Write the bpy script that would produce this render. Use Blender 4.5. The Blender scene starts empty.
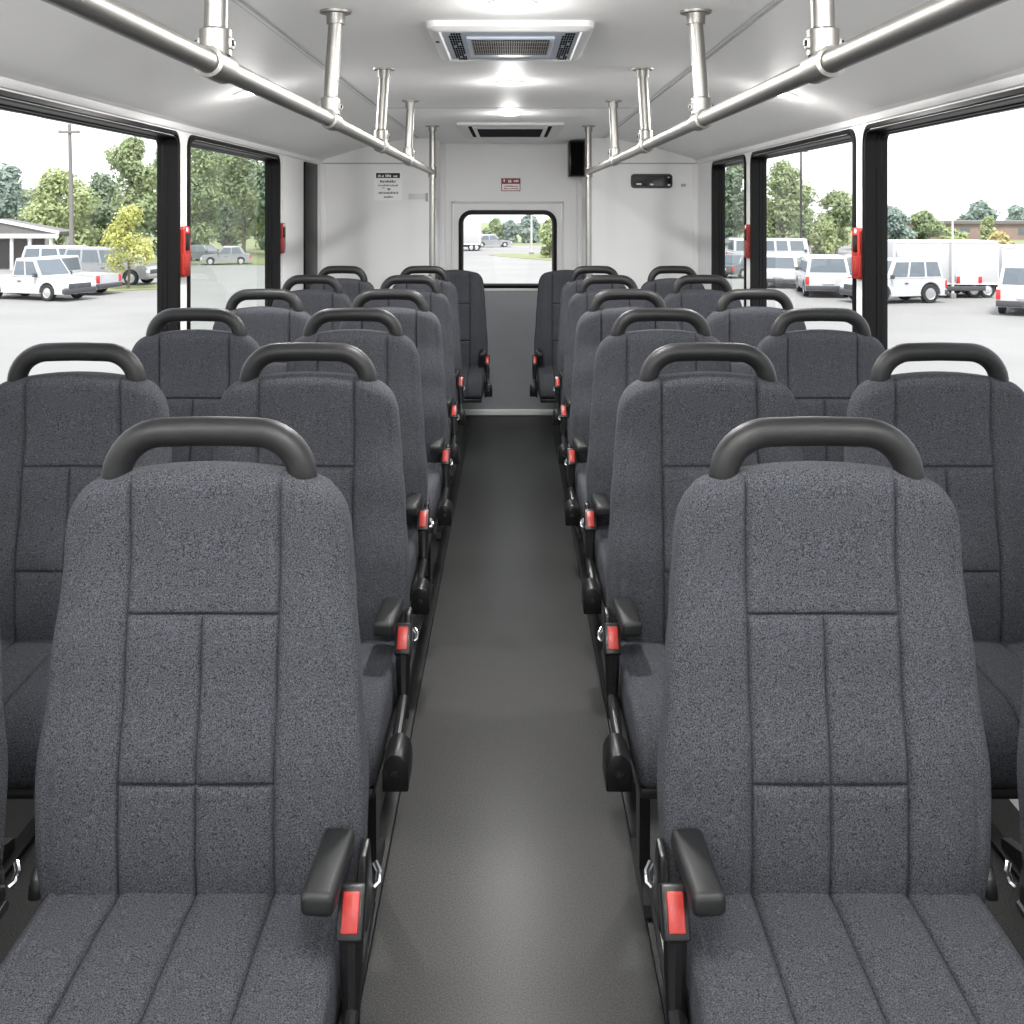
import bpy, bmesh, math, random
from mathutils import Vector, Matrix
random.seed(7)
SC = bpy.context.scene
COL = SC.collection
PI = math.pi
F = 1024.0
CX, CY, CH = 511.0, 210.0, 1.42       # vanishing point of the aisle in the photo, eye height
def P(px, py, Y):                      # a photo pixel at a known distance, as a point of the bus
    return Vector(((px-CX)*Y/F, Y, CH-(py-CY)*Y/F))
def X(px, Y): return (px-CX)*Y/F
def Z(py, Y): return CH-(py-CY)*Y/F

# ------------------------------------------------------------------ materials
MATS = {}
def srgb(r, g, b):
    f = lambda c: (c/255/12.92) if c/255 <= .04045 else ((c/255+.055)/1.055)**2.4
    return (f(r), f(g), f(b), 1)
def mat(name, col, rough=.5, metal=0, spec=.5, noise=None, bump=None, emit=None, coat=0):
    m = bpy.data.materials.new(name); m.use_nodes = True
    nt = m.node_tree; b = nt.nodes['Principled BSDF']
    b.inputs['Base Color'].default_value = col
    b.inputs['Roughness'].default_value = rough
    b.inputs['Metallic'].default_value = metal
    b.inputs['Specular IOR Level'].default_value = spec
    b.inputs['Coat Weight'].default_value = coat
    if emit:
        b.inputs['Emission Color'].default_value = emit[0]; b.inputs['Emission Strength'].default_value = emit[1]
    tc = None
    if noise or bump:
        tc = nt.nodes.new('ShaderNodeTexCoord')
    if noise:                                     # (scale, low colour, high colour, detail, lo, hi)
        n = nt.nodes.new('ShaderNodeTexNoise'); n.inputs['Scale'].default_value = noise[0]
        n.inputs['Detail'].default_value = noise[3]
        r = nt.nodes.new('ShaderNodeValToRGB')
        r.color_ramp.elements[0].position = noise[4]; r.color_ramp.elements[0].color = noise[1]
        r.color_ramp.elements[1].position = noise[5]; r.color_ramp.elements[1].color = noise[2]
        nt.links.new(tc.outputs['Object'], n.inputs['Vector'])
        nt.links.new(n.outputs['Fac'], r.inputs['Fac'])
        nt.links.new(r.outputs['Color'], b.inputs['Base Color'])
    if bump:                                      # (scale, strength, distance)
        n2 = nt.nodes.new('ShaderNodeTexNoise'); n2.inputs['Scale'].default_value = bump[0]; n2.inputs['Detail'].default_value = 3
        bp = nt.nodes.new('ShaderNodeBump'); bp.inputs['Strength'].default_value = bump[1]; bp.inputs['Distance'].default_value = bump[2]
        nt.links.new(tc.outputs['Object'], n2.inputs['Vector'])
        nt.links.new(n2.outputs['Fac'], bp.inputs['Height'])
        nt.links.new(bp.outputs['Normal'], b.inputs['Normal'])
    MATS[name] = m
    return m
def glass_mat(name, tint, refl=1.0):
    m = bpy.data.materials.new(name); m.use_nodes = True
    nt = m.node_tree; nt.nodes.clear()
    o = nt.nodes.new('ShaderNodeOutputMaterial'); mx = nt.nodes.new('ShaderNodeMixShader')
    t = nt.nodes.new('ShaderNodeBsdfTransparent'); g = nt.nodes.new('ShaderNodeBsdfGlossy')
    lw = nt.nodes.new('ShaderNodeLayerWeight'); lw.inputs['Blend'].default_value = .5
    pw = nt.nodes.new('ShaderNodeMath'); pw.operation = 'POWER'; pw.inputs[1].default_value = 5
    ml = nt.nodes.new('ShaderNodeMath'); ml.operation = 'MULTIPLY_ADD'; ml.inputs[1].default_value = refl; ml.inputs[2].default_value = .03
    nt.links.new(lw.outputs['Facing'], pw.inputs[0])
    t.inputs['Color'].default_value = tint; g.inputs['Roughness'].default_value = .02
    nt.links.new(pw.outputs[0], ml.inputs[0]); nt.links.new(ml.outputs[0], mx.inputs['Fac'])
    nt.links.new(t.outputs[0], mx.inputs[1]); nt.links.new(g.outputs[0], mx.inputs[2])
    nt.links.new(mx.outputs[0], o.inputs['Surface'])
    MATS[name] = m
    return m
FABRIC = mat('fabric', (.1,.1,.1,1), .95, spec=.15,
             noise=(560, (.0094,.0102,.0123,1), (.088,.091,.103,1), 2.2, .32, .70), bump=(600, .25, .0015))
HANDLE = mat('handle_plastic', (.010,.010,.0105,1), .48, spec=.35, bump=(900, .08, .001))
BLACK = mat('black_plastic', (.006,.006,.0065,1), .34, spec=.4)
ARM = mat('armrest_plastic', (.012,.0125,.013,1), .48, spec=.35)
RUBBER = mat('black_rubber', (.003,.003,.0034,1), .42, spec=.16)
STEEL = mat('dark_steel', (.010,.010,.011,1), .36, spec=.45)
CHROME = mat('chrome', (.7,.7,.72,1), .18, 1)
RAIL = mat('brushed_rail', (.33,.322,.305,1), .44, 1)
RED = mat('red_button', (.34,.022,.016,1), .35)
REDCASE = mat('red_case', (.38,.022,.013,1), .38)
PANEL = mat('panel', (.85,.845,.84,1), .42, bump=(6, .03, .004), noise=(3, (.84,.835,.83,1), (.86,.855,.85,1), 2, .3, .7))
CEIL = mat('ceiling_panel', (.89,.885,.88,1), .5, noise=(3, (.885,.88,.875,1), (.895,.89,.885,1), 2, .3, .7))
BULK = mat('bulkhead_panel', (.88,.875,.87,1), .42, bump=(6, .03, .004), noise=(3, (.87,.865,.86,1), (.89,.885,.88,1), 2, .3, .7))
WHITE = mat('white_trim', (.72,.72,.72,1), .4)
SEAM = mat('seam_strip', (.42,.42,.42,1), .5)
GREYLOW = mat('grey_lower_panel', (.115,.118,.125,1), .33, noise=(5, (.24,.25,.265,1), (.265,.275,.29,1), 2, .3, .7))
def floor_material():
    m = mat('floor_vinyl', (.05,.05,.052,1), .55, spec=.35, coat=.15, noise=(300, (.002,.002,.002,1), (.032,.0316,.031,1), 3, .38, .64), bump=(260, .35, .002))
    nt = m.node_tree; b = nt.nodes['Principled BSDF']; b.inputs['Coat IOR'].default_value = 1.6; b.inputs['Coat Roughness'].default_value = .27; return m
    tc = nt.nodes.new('ShaderNodeTexCoord')
    n = nt.nodes.new('ShaderNodeTexNoise'); n.inputs['Scale'].default_value = 2.5; n.inputs['Detail'].default_value = 1
    mp = nt.nodes.new('ShaderNodeMapping'); mp.inputs['Scale'].default_value = (.6, 1.6, 1)
    mr = nt.nodes.new('ShaderNodeMapRange'); mr.inputs['To Min'].default_value = .24; mr.inputs['To Max'].default_value = .34
    nt.links.new(tc.outputs['Object'], mp.inputs['Vector']); nt.links.new(mp.outputs[0], n.inputs['Vector'])
    nt.links.new(n.outputs['Fac'], mr.inputs['Value']); nt.links.new(mr.outputs[0], b.inputs['Roughness'])
    return m
FLOOR = floor_material()
GLASS = glass_mat('window_glass', (.93,.94,.94,1), .5)
TINT = glass_mat('tinted_glass', (.80,.84,.82,1), .6)
DARKGLASS = mat('dark_glass', (.012,.013,.014,1), .08)
VENTBLUE = mat('vent_plastic', (.58,.64,.73,1), .4)
DARK = mat('dark_void', (.005,.005,.005,1), .8, spec=.05)
SLAT = mat('slat_grey', (.22,.21,.20,1), .5)
PAPER = mat('paper', (.95,.95,.95,1), .5)
INK = mat('ink', (.018,.018,.02,1), .6)
INKGREY = mat('grey_ink', (.16,.16,.17,1), .6)
SIGNRED = mat('sign_red', (.33,.04,.045,1), .5)
LENS = mat('lamp_lens', (1,1,1,1), .4, emit=((1,.985,.96,1), 12))

# ------------------------------------------------------------------ mesh helpers
def finish(bm, name, m, parent=None, sharp=35, loc=None):
    bmesh.ops.recalc_face_normals(bm, faces=bm.faces)
    lim = math.radians(sharp)
    for f in bm.faces: f.smooth = True
    for e in bm.edges:
        e.smooth = len(e.link_faces) == 2 and e.calc_face_angle(0) < lim
    me = bpy.data.meshes.new(name); bm.to_mesh(me); bm.free()
    me.materials.append(m)
    o = bpy.data.objects.new(name, me); COL.objects.link(o)
    if parent: o.parent = parent
    if loc: o.location = loc
    return o
def add_box(bm, x0, x1, y0, y1, z0, z1, bev=0, seg=2, M=None):
    r = bmesh.ops.create_cube(bm, size=1)
    vs = r['verts']
    for v in vs:
        v.co = Vector(((x0+x1)/2+v.co.x*(x1-x0), (y0+y1)/2+v.co.y*(y1-y0), (z0+z1)/2+v.co.z*(z1-z0)))
    if bev:
        es = list({e for v in vs for e in v.link_edges})
        rr = bmesh.ops.bevel(bm, geom=es, offset=bev, segments=seg, profile=.5, affect='EDGES')
        vs = list({v for f in rr['faces'] for v in f.verts} | {v for v in vs if v.is_valid})
    if M is not None:
        for v in vs: v.co = M @ v.co
    return vs
def box(name, m, x0, x1, y0, y1, z0, z1, bev=0, parent=None, seg=2, M=None):
    bm = bmesh.new(); add_box(bm, x0, x1, y0, y1, z0, z1, bev, seg, M)
    return finish(bm, name, m, parent)
def add_tube(bm, pts, r, n=12, caps=True):
    pts = [Vector(p) for p in pts]
    rs = r if isinstance(r, (list, tuple)) else [r]*len(pts)
    rings = []; up = None
    for i, p in enumerate(pts):
        a = pts[max(0, i-1)]; b = pts[min(len(pts)-1, i+1)]
        t = (b-a).normalized()
        if up is None:
            up = t.orthogonal().normalized()
        up = (up-t*up.dot(t)).normalized(); s = t.cross(up)
        rings.append([bm.verts.new(p+(up*math.cos(2*PI*k/n)+s*math.sin(2*PI*k/n))*rs[i]) for k in range(n)])
    for a, b in zip(rings, rings[1:]):
        for k in range(n):
            bm.faces.new((a[k], a[(k+1)%n], b[(k+1)%n], b[k]))
    if caps:
        bm.faces.new(rings[0][::-1]); bm.faces.new(rings[-1])
def tube(name, m, pts, r, parent=None, n=12):
    bm = bmesh.new(); add_tube(bm, pts, r, n)
    return finish(bm, name, m, parent)
def add_prism(bm, poly, axis, a, b):           # polygon in the other two axes, extruded along axis
    def mk(u, v, w):
        return {'x': (w, u, v), 'y': (u, w, v), 'z': (u, v, w)}[axis]
    A = [bm.verts.new(mk(u, v, a)) for u, v in poly]; B = [bm.verts.new(mk(u, v, b)) for u, v in poly]
    n = len(poly)
    for i in range(n): bm.faces.new((A[i], A[(i+1)%n], B[(i+1)%n], B[i]))
    bm.faces.new(A[::-1]); bm.faces.new(B)
    return A+B
def prism(name, m, poly, axis, a, b, parent=None, bev=0):
    bm = bmesh.new(); add_prism(bm, poly, axis, a, b)
    if bev: bmesh.ops.bevel(bm, geom=list(bm.edges), offset=bev, segments=2, profile=.5, affect='EDGES', clamp_overlap=True)
    return finish(bm, name, m, parent)
def add_lathe(bm, prof, n=24, M=None):         # prof: (r, z) list
    rings = []
    for r, z in prof:
        if r < 1e-6: rings.append([bm.verts.new((0, 0, z))])
        else: rings.append([bm.verts.new((r*math.cos(2*PI*k/n), r*math.sin(2*PI*k/n), z)) for k in range(n)])
    for a, b in zip(rings, rings[1:]):
        for k in range(n):
            q = [a[k % len(a)], a[(k+1) % len(a)], b[(k+1) % len(b)], b[k % len(b)]]
            u = []
            for v in q:
                if v not in u: u.append(v)
            if len(u) > 2: bm.faces.new(u)
    if M is not None:
        for rg in rings:
            for v in rg: v.co = M @ v.co
def lathe(name, m, prof, parent=None, n=24, M=None):
    bm = bmesh.new(); add_lathe(bm, prof, n, M)
    return finish(bm, name, m, parent)
def rrect(u0, u1, v0, v1, r, n=6):
    pts = []
    for cu, cv, a0 in ((u1-r, v1-r, 0), (u0+r, v1-r, 90), (u0+r, v0+r, 180), (u1-r, v0+r, 270)):
        for k in range(n+1):
            a = math.radians(a0+90*k/n); pts.append((cu+r*math.cos(a), cv+r*math.sin(a)))
    return pts
def ring_frame(name, m, rect, r, loops, mk, parent=None, close=False):  # loops: (inset, depth) bridged in order
    bm = bmesh.new(); rows = []
    for ins, d in loops:
        rows.append([bm.verts.new(mk(u, v, d)) for u, v in rrect(rect[0]+ins, rect[1]-ins, rect[2]+ins, rect[3]-ins, max(.004, r-ins))])
    n = len(rows[0])
    seq = list(zip(rows, rows[1:]))
    if close: seq.append((rows[-1], rows[0]))
    for a, b in seq:
        for k in range(n): bm.faces.new((a[k], a[(k+1)%n], b[(k+1)%n], b[k]))
    return finish(bm, name, m, parent)
def holed_panel(name, m, outer, holes, mk, d0, d1, parent=None):        # flat panel with openings, given a thickness
    bm = bmesh.new(); edges = []
    for poly in [outer]+holes:
        vs = [bm.verts.new(mk(u, v, d0)) for u, v in poly]
        for k in range(len(vs)): edges.append(bm.edges.new((vs[k], vs[(k+1)%len(vs)])))
    bmesh.ops.triangle_fill(bm, use_beauty=True, use_dissolve=False, edges=edges)
    r = bmesh.ops.extrude_face_region(bm, geom=list(bm.faces))
    off = Vector(mk(0, 0, d1))-Vector(mk(0, 0, d0))
    for v in [g for g in r['geom'] if isinstance(g, bmesh.types.BMVert)]: v.co += off
    o = finish(bm, name, m, parent, sharp=30)
    return o
def thing(name, label, cat, loc=(0, 0, 0), rotz=0, group=None):
    o = bpy.data.objects.new(name, None); COL.objects.link(o)
    o.location = loc; o.rotation_euler = (0, 0, rotz); o.empty_display_size = .1
    return tag(o, label, cat, group)
def tag(o, label, cat, group=None, kind=None):
    o['label'] = label; o['category'] = cat
    if group: o['group'] = group
    if kind: o['kind'] = kind
    return o
def struct(o, label=None):
    o['kind'] = 'structure'
    if label: o['label'] = label
    return o

# ------------------------------------------------------------------ the bus shell
XL, XR, ZC, YF, YB, YR = -1.22, 1.20, 1.88, -1.3, 6.55, 7.09
EAVE, SEAMX = 1.735, .592
struct(box('floor', FLOOR, XL, XR, YF, YR, -.06, 0))
def wall_with_windows(name, side, wins):
    xw = XL if side < 0 else XR
    mk = lambda u, v, d: (xw+side*d, u, v)
    holes = [rrect(w[0]+.006, w[1]-.006, w[2]+.006, w[3]-.006, .05) for w in wins]
    return struct(holed_panel(name, PANEL, [(YF, 0), (YR, 0), (YR, EAVE), (YF, EAVE)], holes, mk, 0, .045))
SILL, HEAD = .84, 1.703
LW = [(-1.05, .42, SILL, HEAD), (.54, 2.06, SILL, HEAD), (2.17, 3.75, SILL, HEAD), (3.857, 5.38, SILL, HEAD)]
RW = [(-1.15, .18, SILL, HEAD), (.28, 1.83, SILL, HEAD), (1.93, 3.472, SILL, HEAD), (3.56, 5.10, SILL, HEAD), (5.225, 6.085, SILL, HEAD)]
wl = wall_with_windows('wall_left', -1, LW)
wr = wall_with_windows('wall_right', 1, RW)
def make_window(k, side, w, tint):
    xw = XL if side < 0 else XR
    mk = lambda u, v, d: (xw+side*d, u, v)
    t = bpy.data.objects.new('window_%d' % k, None); COL.objects.link(t); struct(t)
    loops = [(.004, .05), (-.004, -.001), (-.003, -.009), (.010, -.010), (.012, -.003), (.014, -.002), (.016, -.008), (.021, -.007), (.022, .006),
             (.023, .03), (.027, .032), (.028, .045), (.031, .047), (.032, .062), (.030, .066), (.006, .066)]
    ring_frame('window_frame', RUBBER, w, .055, loops, mk, t, close=True)
    bm = bmesh.new()
    a = [mk(u, v, .052) for u, v in rrect(w[0]+.029, w[1]-.029, w[2]+.029, w[3]-.029, .026)]
    va = [bm.verts.new(p) for p in a]
    bm.faces.new(va)
    finish(bm, 'pane', tint, t)
    # bright channel strip set in the upper frame
    box('channel_strip', SEAM, *(sorted((xw+side*.004, xw-side*.0035))), w[0]+.09, w[1]-.06, w[3]-.0165, w[3]-.0125, 0, t)
    return t
k = 1
for w in LW:
    make_window(k, -1, w, TINT if w[0] > 3.8 else GLASS); k += 1
for w in RW:
    make_window(k, 1, w, TINT if w[0] > 5.1 else GLASS); k += 1
# small dome screws in the header strip above the windows
def screw(par, x, y, z, side):
    M = Matrix.Translation((x, y, z)) @ Matrix.Rotation(-side*PI/2, 4, 'Y')
    lathe('screw', SEAM, [(0, .004), (.005, .003), (.007, 0), (.007, -.002), (0, -.002)], par, 10, M)
for y in (3.80, 5.43, 5.55, 2.12): screw(wl, XL, y, 1.719, -1)
for y in (3.517, 5.16, 1.88): screw(wr, XR, y, 1.719, 1)
# ceiling: flat middle with a cove each side
def ceiling():
    bm = bmesh.new()
    def prof(s, xw):
        pts = []
        for q in range(13):
            t = q/12
            x = SEAMX+(abs(xw)-SEAMX)*t
            z = ZC-(ZC-EAVE)*(t**1.45)
            pts.append((s*x, z))
        return pts
    L = prof(-1, XL)[::-1]; R = prof(1, XR)
    line = L+R
    rows = []
    for y in (YF, YB):
        rows.append([bm.verts.new((x, y, z)) for x, z in line])
    for i in range(len(line)-1): bm.faces.new((rows[0][i], rows[0][i+1], rows[1][i+1], rows[1][i]))
    # alcove ceiling
    a = [bm.verts.new(p) for p in ((-.50, YB, ZC), (.50, YB, ZC), (.50, YR, ZC), (-.50, YR, ZC))]
    bm.faces.new(a)
    r = bmesh.ops.extrude_face_region(bm, geom=list(bm.faces))
    for v in [g for g in r['geom'] if isinstance(g, bmesh.types.BMVert)]: v.co.z += .04
    return struct(finish(bm, 'ceiling', CEIL, None, 25))
ceiling()
def cove_z(x):
    xw = -XL if x < 0 else XR
    t = max(0, (abs(x)-SEAMX)/(xw-SEAMX))
    return ZC-(ZC-EAVE)*(t**1.45)
# trim strips along the ceiling seams, header ledges, cross seam
n = 1
for s in (-1, 1):
    bm = bmesh.new(); add_box(bm, s*SEAMX-.0035, s*SEAMX+.0035, YF, YB, ZC-.003, ZC+.002, .001)
    add_box(bm, s*SEAMX-.0185, s*SEAMX-.0165, YF, YB, ZC-.0015, ZC+.002)
    struct(finish(bm, 'trim_%d' % n, SEAM)); n += 1
bm = bmesh.new(); add_box(bm, -SEAMX, SEAMX, 4.60, 4.612, ZC-.002, ZC+.002)
struct(finish(bm, 'trim_%d' % n, SEAM)); n += 1
for s, xw in ((-1, XL), (1, XR)):           # rounded ledge where cove meets wall
    pts = [(xw, 1.712), (xw-s*.008, 1.714), (xw-s*.014, 1.722), (xw-s*.016, 1.735), (xw-s*.03, 1.742), (xw, 1.742)]
    struct(prism('trim_%d' % n, PANEL, pts, 'y', YF, YB)); n += 1
# bulkheads each side of the alcove
def bulkhead(name, s, xw):
    pts = [(s*.50, 0), (xw, 0)]
    for q in range(12, -1, -1):
        x = s*(SEAMX+(abs(xw)-SEAMX)*q/12); pts.append((x, cove_z(x)+.004))
    pts.append((s*.50, ZC+.004))
    o = prism(name, BULK, pts, 'y', YB, YB+.03)
    return struct(o)
bl = bulkhead('wall_rear_left', -1, XL); br = bulkhead('wall_rear_right', 1, XR)
for s, xw in ((-1, XL), (1, XR)):           # seam strip at the foot of the cove and corner posts
    struct(box('trim_%d' % n, SEAM, *sorted((s*.56, xw)), YB-.004, YB+.002, 1.714, 1.722)); n += 1
    struct(box('trim_%d' % n, PANEL, *sorted((xw, xw-s*.035)), YB-.012, YB, 0, 1.715, .004)); n += 1
    struct(box('wall_alcove_'+('left' if s < 0 else 'right'), PANEL, *sorted((s*.485, s*.515)), YB-.002, YR, 0, ZC))
    struct(box('trim_%d' % n, WHITE, *sorted((s*.478, s*.486)), YB+.02, YB+.30, 0, 1.50, .003)); n += 1
    struct(box('trim_%d' % n, PANEL, *sorted((s*.455, s*.486)), YR-.06, YR, 0, ZC, .004)); n += 1
# third black panel beside the rear corner, left wall
struct(box('trim_%d' % n, RUBBER, XL-.002, XL+.012, 6.02, 6.40, .8, 1.705, .005)); n += 1
struct(box('trim_%d' % n, PANEL, XL, XL+.006, 5.46, 5.98, 0, 1.71, .003)); n += 1
# rear wall with the emergency door
mkr = lambda u, v, d: (u, YR+d, v)
DX0, DX1, DZ = X(453, YR), X(562, YR), Z(203, YR)
struct(holed_panel('wall_rear', BULK, [(-.5, 0), (.5, 0), (.5, ZC), (-.5, ZC)], [[(DX0, .04), (DX1, .04), (DX1, DZ), (DX0, DZ)]], mkr, 0, .04))
WX0, WX1, WZ0, WZ1 = X(458.5, YR), X(557, YR), Z(288.5, YR), Z(210, YR)
door = bpy.data.objects.new('door_1', None); COL.objects.link(door); struct(door, 'rear emergency door with a rounded window')
LOWZ = Z(290, YR)
holed_panel('door_panel', BULK, [(DX0+.004, LOWZ), (DX1-.004, LOWZ), (DX1-.004, DZ-.004), (DX0+.004, DZ-.004)],
            [rrect(WX0+.01, WX1-.01, WZ0+.01, WZ1-.01, .08, 8)], mkr, .008, .04, door)
box('lower_panel', GREYLOW, DX0+.004, DX1-.004, YR+.004, YR+.04, .04, LOWZ, 0, door)
ring_frame('window_frame', RUBBER, (WX0, WX1, WZ0, WZ1), .09,
           [(.006, .03), (0, .004), (.003, -.008), (.022, -.010), (.026, -.004), (.032, .004), (.034, .03)], mkr, door)
bm = bmesh.new(); bm.faces.new([bm.verts.new(mkr(u, v, .02)) for u, v in rrect(WX0+.03, WX1-.03, WZ0+.03, WZ1-.03, .06)])
finish(bm, 'pane', GLASS, door)
bm = bmesh.new()
for a in ((DX0-.012, DX0+.004, 0, DZ+.012), (DX1-.004, DX1+.012, 0, DZ+.012), (DX0-.012, DX1+.012, DZ-.004, DZ+.012)):
    add_box(bm, a[0], a[1], YR-.012, YR, a[2], a[3], .003)
struct(finish(bm, 'trim_%d' % n, WHITE)); n += 1
struct(box('trim_%d' % n, WHITE, DX0+.004, DX1-.004, YR-.006, YR+.006, LOWZ-.006, LOWZ+.012, .002)); n += 1
struct(box('trim_%d' % n, WHITE, -.48, .48, YR-.03, YR, .004, .034, .003)); n += 1
for s in (-1, 1):                             # dark lower wall beside the door
    struct(box('trim_%d' % n, GREYLOW, *sorted((s*.46, (DX0-.012) if s < 0 else (DX1+.012))), YR-.004, YR, .034, LOWZ)); n += 1
# front of the bus behind the camera: low panel and windscreen
mkf = lambda u, v, d: (u, YF-d, v)
FW = (XL+.06, XR-.06, .80, 1.70)
struct(holed_panel('wall_front', PANEL, [(XL, 0), (XR, 0), (XR, 1.76), (XL, 1.76)], [rrect(FW[0]+.006, FW[1]-.006, FW[2]+.006, FW[3]-.006, .07)], mkf, 0, .04))
ws = bpy.data.objects.new('window_%d' % k, None); COL.objects.link(ws); struct(ws)
ring_frame('window_frame', RUBBER, FW, .08, [(.004, .04), (-.004, -.004), (.03, -.006), (.034, .03)], mkf, ws)
bm = bmesh.new(); bm.faces.new([bm.verts.new(mkf(u, v, .02)) for u, v in rrect(FW[0]+.03, FW[1]-.03, FW[2]+.03, FW[3]-.03, .04)])
finish(bm, 'pane', GLASS, ws)
# floor tracks carrying the seat legs
for s in (-1, 1):
    bm = bmesh.new()
    for xx in (.286, .60, .765, 1.09):
        add_box(bm, s*xx-.018, s*xx+.018, .75, 6.53, 0, .014, .003)
    struct(finish(bm, 'trim_%d' % n, RUBBER)); n += 1

# ------------------------------------------------------------------ the bus seat
ZB, HT = .468, 1.040
def lerp_tab(tab, t):
    for (a, va), (b, vb) in zip(tab, tab[1:]):
        if t <= b:
            q = (t-a)/(b-a) if t > a else 0
            q = q*q*(3-2*q)
            return va+(vb-va)*q
    return tab[-1][1]
WTAB = [(.46, .217), (.54, .222), (.63, .224), (.76, .214), (.90, .205), (1.0, .200), (1.06, .197)]
FTAB = [(.46, -.062), (.56, -.072), (.66, -.070), (.80, -.046), (.95, -.026), (1.06, -.028)]     # front surface
BTAB = [(.46, .012), (.7, .026), (1.06, .044)]
def seam_x(z): return .104+.003*(.8-z)
SZ1, SZ2 = .866, .650
def groove(d):
    return   .0058*math.exp(-(d/.0028)**2)+.0045*math.exp(-d/.016)
def seat_back_mesh():
    sp = .026                                # front corner rounding
    uo = [0, .002, .0045, .010, .022, .045]         # fine columns beside each seam
    def cols(z):
        s = seam_x(z); w = lerp_tab(WTAB, z); e = w-sp
        c = [0]+uo[1:]+[s/2]+[s-o for o in uo[::-1]]+[s+o for o in (.002, .0045, .010, .022)]+[e-.011, e-.004, e]
        c = sorted(c)
        return [-x for x in c[:0:-1]]+c, w, e
    zl = set()
    q = 24
    for i in range(q+1): zl.add(round(ZB+(HT-ZB)*i/q, 4))
    for s in (SZ1, SZ2):
        for o in (0, .002, .0048, .010, .020): zl.add(round(s+o, 4)); zl.add(round(s-o, 4))
    zl = sorted(zl)
    out = [zl[0]]
    for z in zl[1:]:
        if z-out[-1] > .0018 or z in (SZ1, SZ2): out.append(z)
    zl = out
    # rows near the top follow the arched outline
    def top_drop(x, w):
        ax = abs(x); r = .055
        d = .011*(ax/.12)**2
        t = max(0, (ax-(w-r))/r)
        return d+r*(1-math.sqrt(max(0, 1-min(1, t)**2)))*.92
    bm = bmesh.new()
    rows = []; nf = None
    caps = [(1, 0)]
    R = .024
    prof = [(z, 0, 0) for z in zl]+[(HT, R*(1-math.cos(a)), R*math.sin(a)) for a in (math.radians(d) for d in (22, 45, 66, 84))]
    for zi, (z0, inset, up) in enumerate(prof):
        xs, w, e = cols(z0)
        v = max(0, (z0-.80)/(HT-.80))
        blend = v**1.5
        def pt(x, y, ww):
            return (x, y, z0-top_drop(x, w)*blend+up)
        F_, B_ = lerp_tab(FTAB, z0), lerp_tab(BTAB, z0)
        loop = []
        def front_y(x):
            zz = z0-top_drop(x, w)*blend
            s = seam_x(z0); ax = abs(x)
            d = abs(ax-s); g = groove(d)
            if ax < s+.001:
                g = max(g, groove(abs(z0-SZ1)), groove(abs(z0-SZ2)))
                if z0 < SZ1: g = max(g, groove(ax) if z0 > SZ1-.001 or True else 0)
            de = abs(ax-(e-.001)); g = max(g, .0032*math.exp(-(de/.004)**2)+.002*math.exp(-de/.012))
            if z0 > HT-.05: g = max(g, 0)
            bol = -.007*max(0, 1-((ax-.155)/.045)**2) if ax > s else 0
            return F_+g+bol+.007*(ax/.2)**2
        ye = front_y(e)
        # left side: back corner ... handled by symmetric build
        left = []
        for a in (75, 55, 35, 15): 
            t = math.radians(a); left.append((-(e+sp*math.sin(t)), ye+sp*.8*(1-math.cos(t))))
        left = left                                     # from side towards the front
        mid = ye+sp*.8
        side = [(-w, B_-.022), (-w, (B_-.022+mid)/2), (-w, mid)]
        fr = [(x, front_y(x)) for x in xs]
        bk = [(x*(w-.02)/e if abs(x) > e-.05 else x, B_-.012*(x/w)**2) for x in xs][::-1]
        full = side+left+fr+[(-x, y) for x, y in left[::-1]]+[(-x, y) for x, y in side[::-1]]+[(bk[0][0]+.010, B_-.008-.012)]+bk+[(-bk[0][0]-.010, B_-.008-.012)]
        cy = (F_+B_)/2
        for x, y in full:
            if inset:
                xx = x-math.copysign(inset*min(1, max(0, (abs(x)-e+.06)/.075)), x)
                half = (B_-F_)/2
                f = max(0.05, (half-inset)/half)
                yy = cy+(y-cy)*f
            else: xx, yy = x, y
            loop.append(bm.verts.new(pt(xx, yy, w)))
        rows.append(loop); nf = len(full)
        na, nfr = len(side)+len(left), len(fr)
    for a, b in zip(rows, rows[1:]):
        for i in range(nf): bm.faces.new((a[i], a[(i+1)%nf], b[(i+1)%nf], b[i]))
    # close the top: strips from front row to back row
    top = rows[-1]
    f0 = na; b0 = na+nfr+na+1
    for i in range(nfr-1):
        bm.faces.new((top[f0+i], top[b0+nfr-1-i], top[b0+nfr-2-i], top[f0+i+1]))
    for poly in ([top[b0+nfr-1], top[nf-1]]+[top[i] for i in range(0, f0+1)], [top[i] for i in range(f0+nfr-1, b0+1)]):
        c = bm.verts.new(sum((v.co for v in poly), Vector())/len(poly))
        for i in range(len(poly)): bm.faces.new((poly[i], poly[(i+1) % len(poly)], c))
    bm.faces.new(rows[0][::-1])
    return bm
CSX = .104
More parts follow.
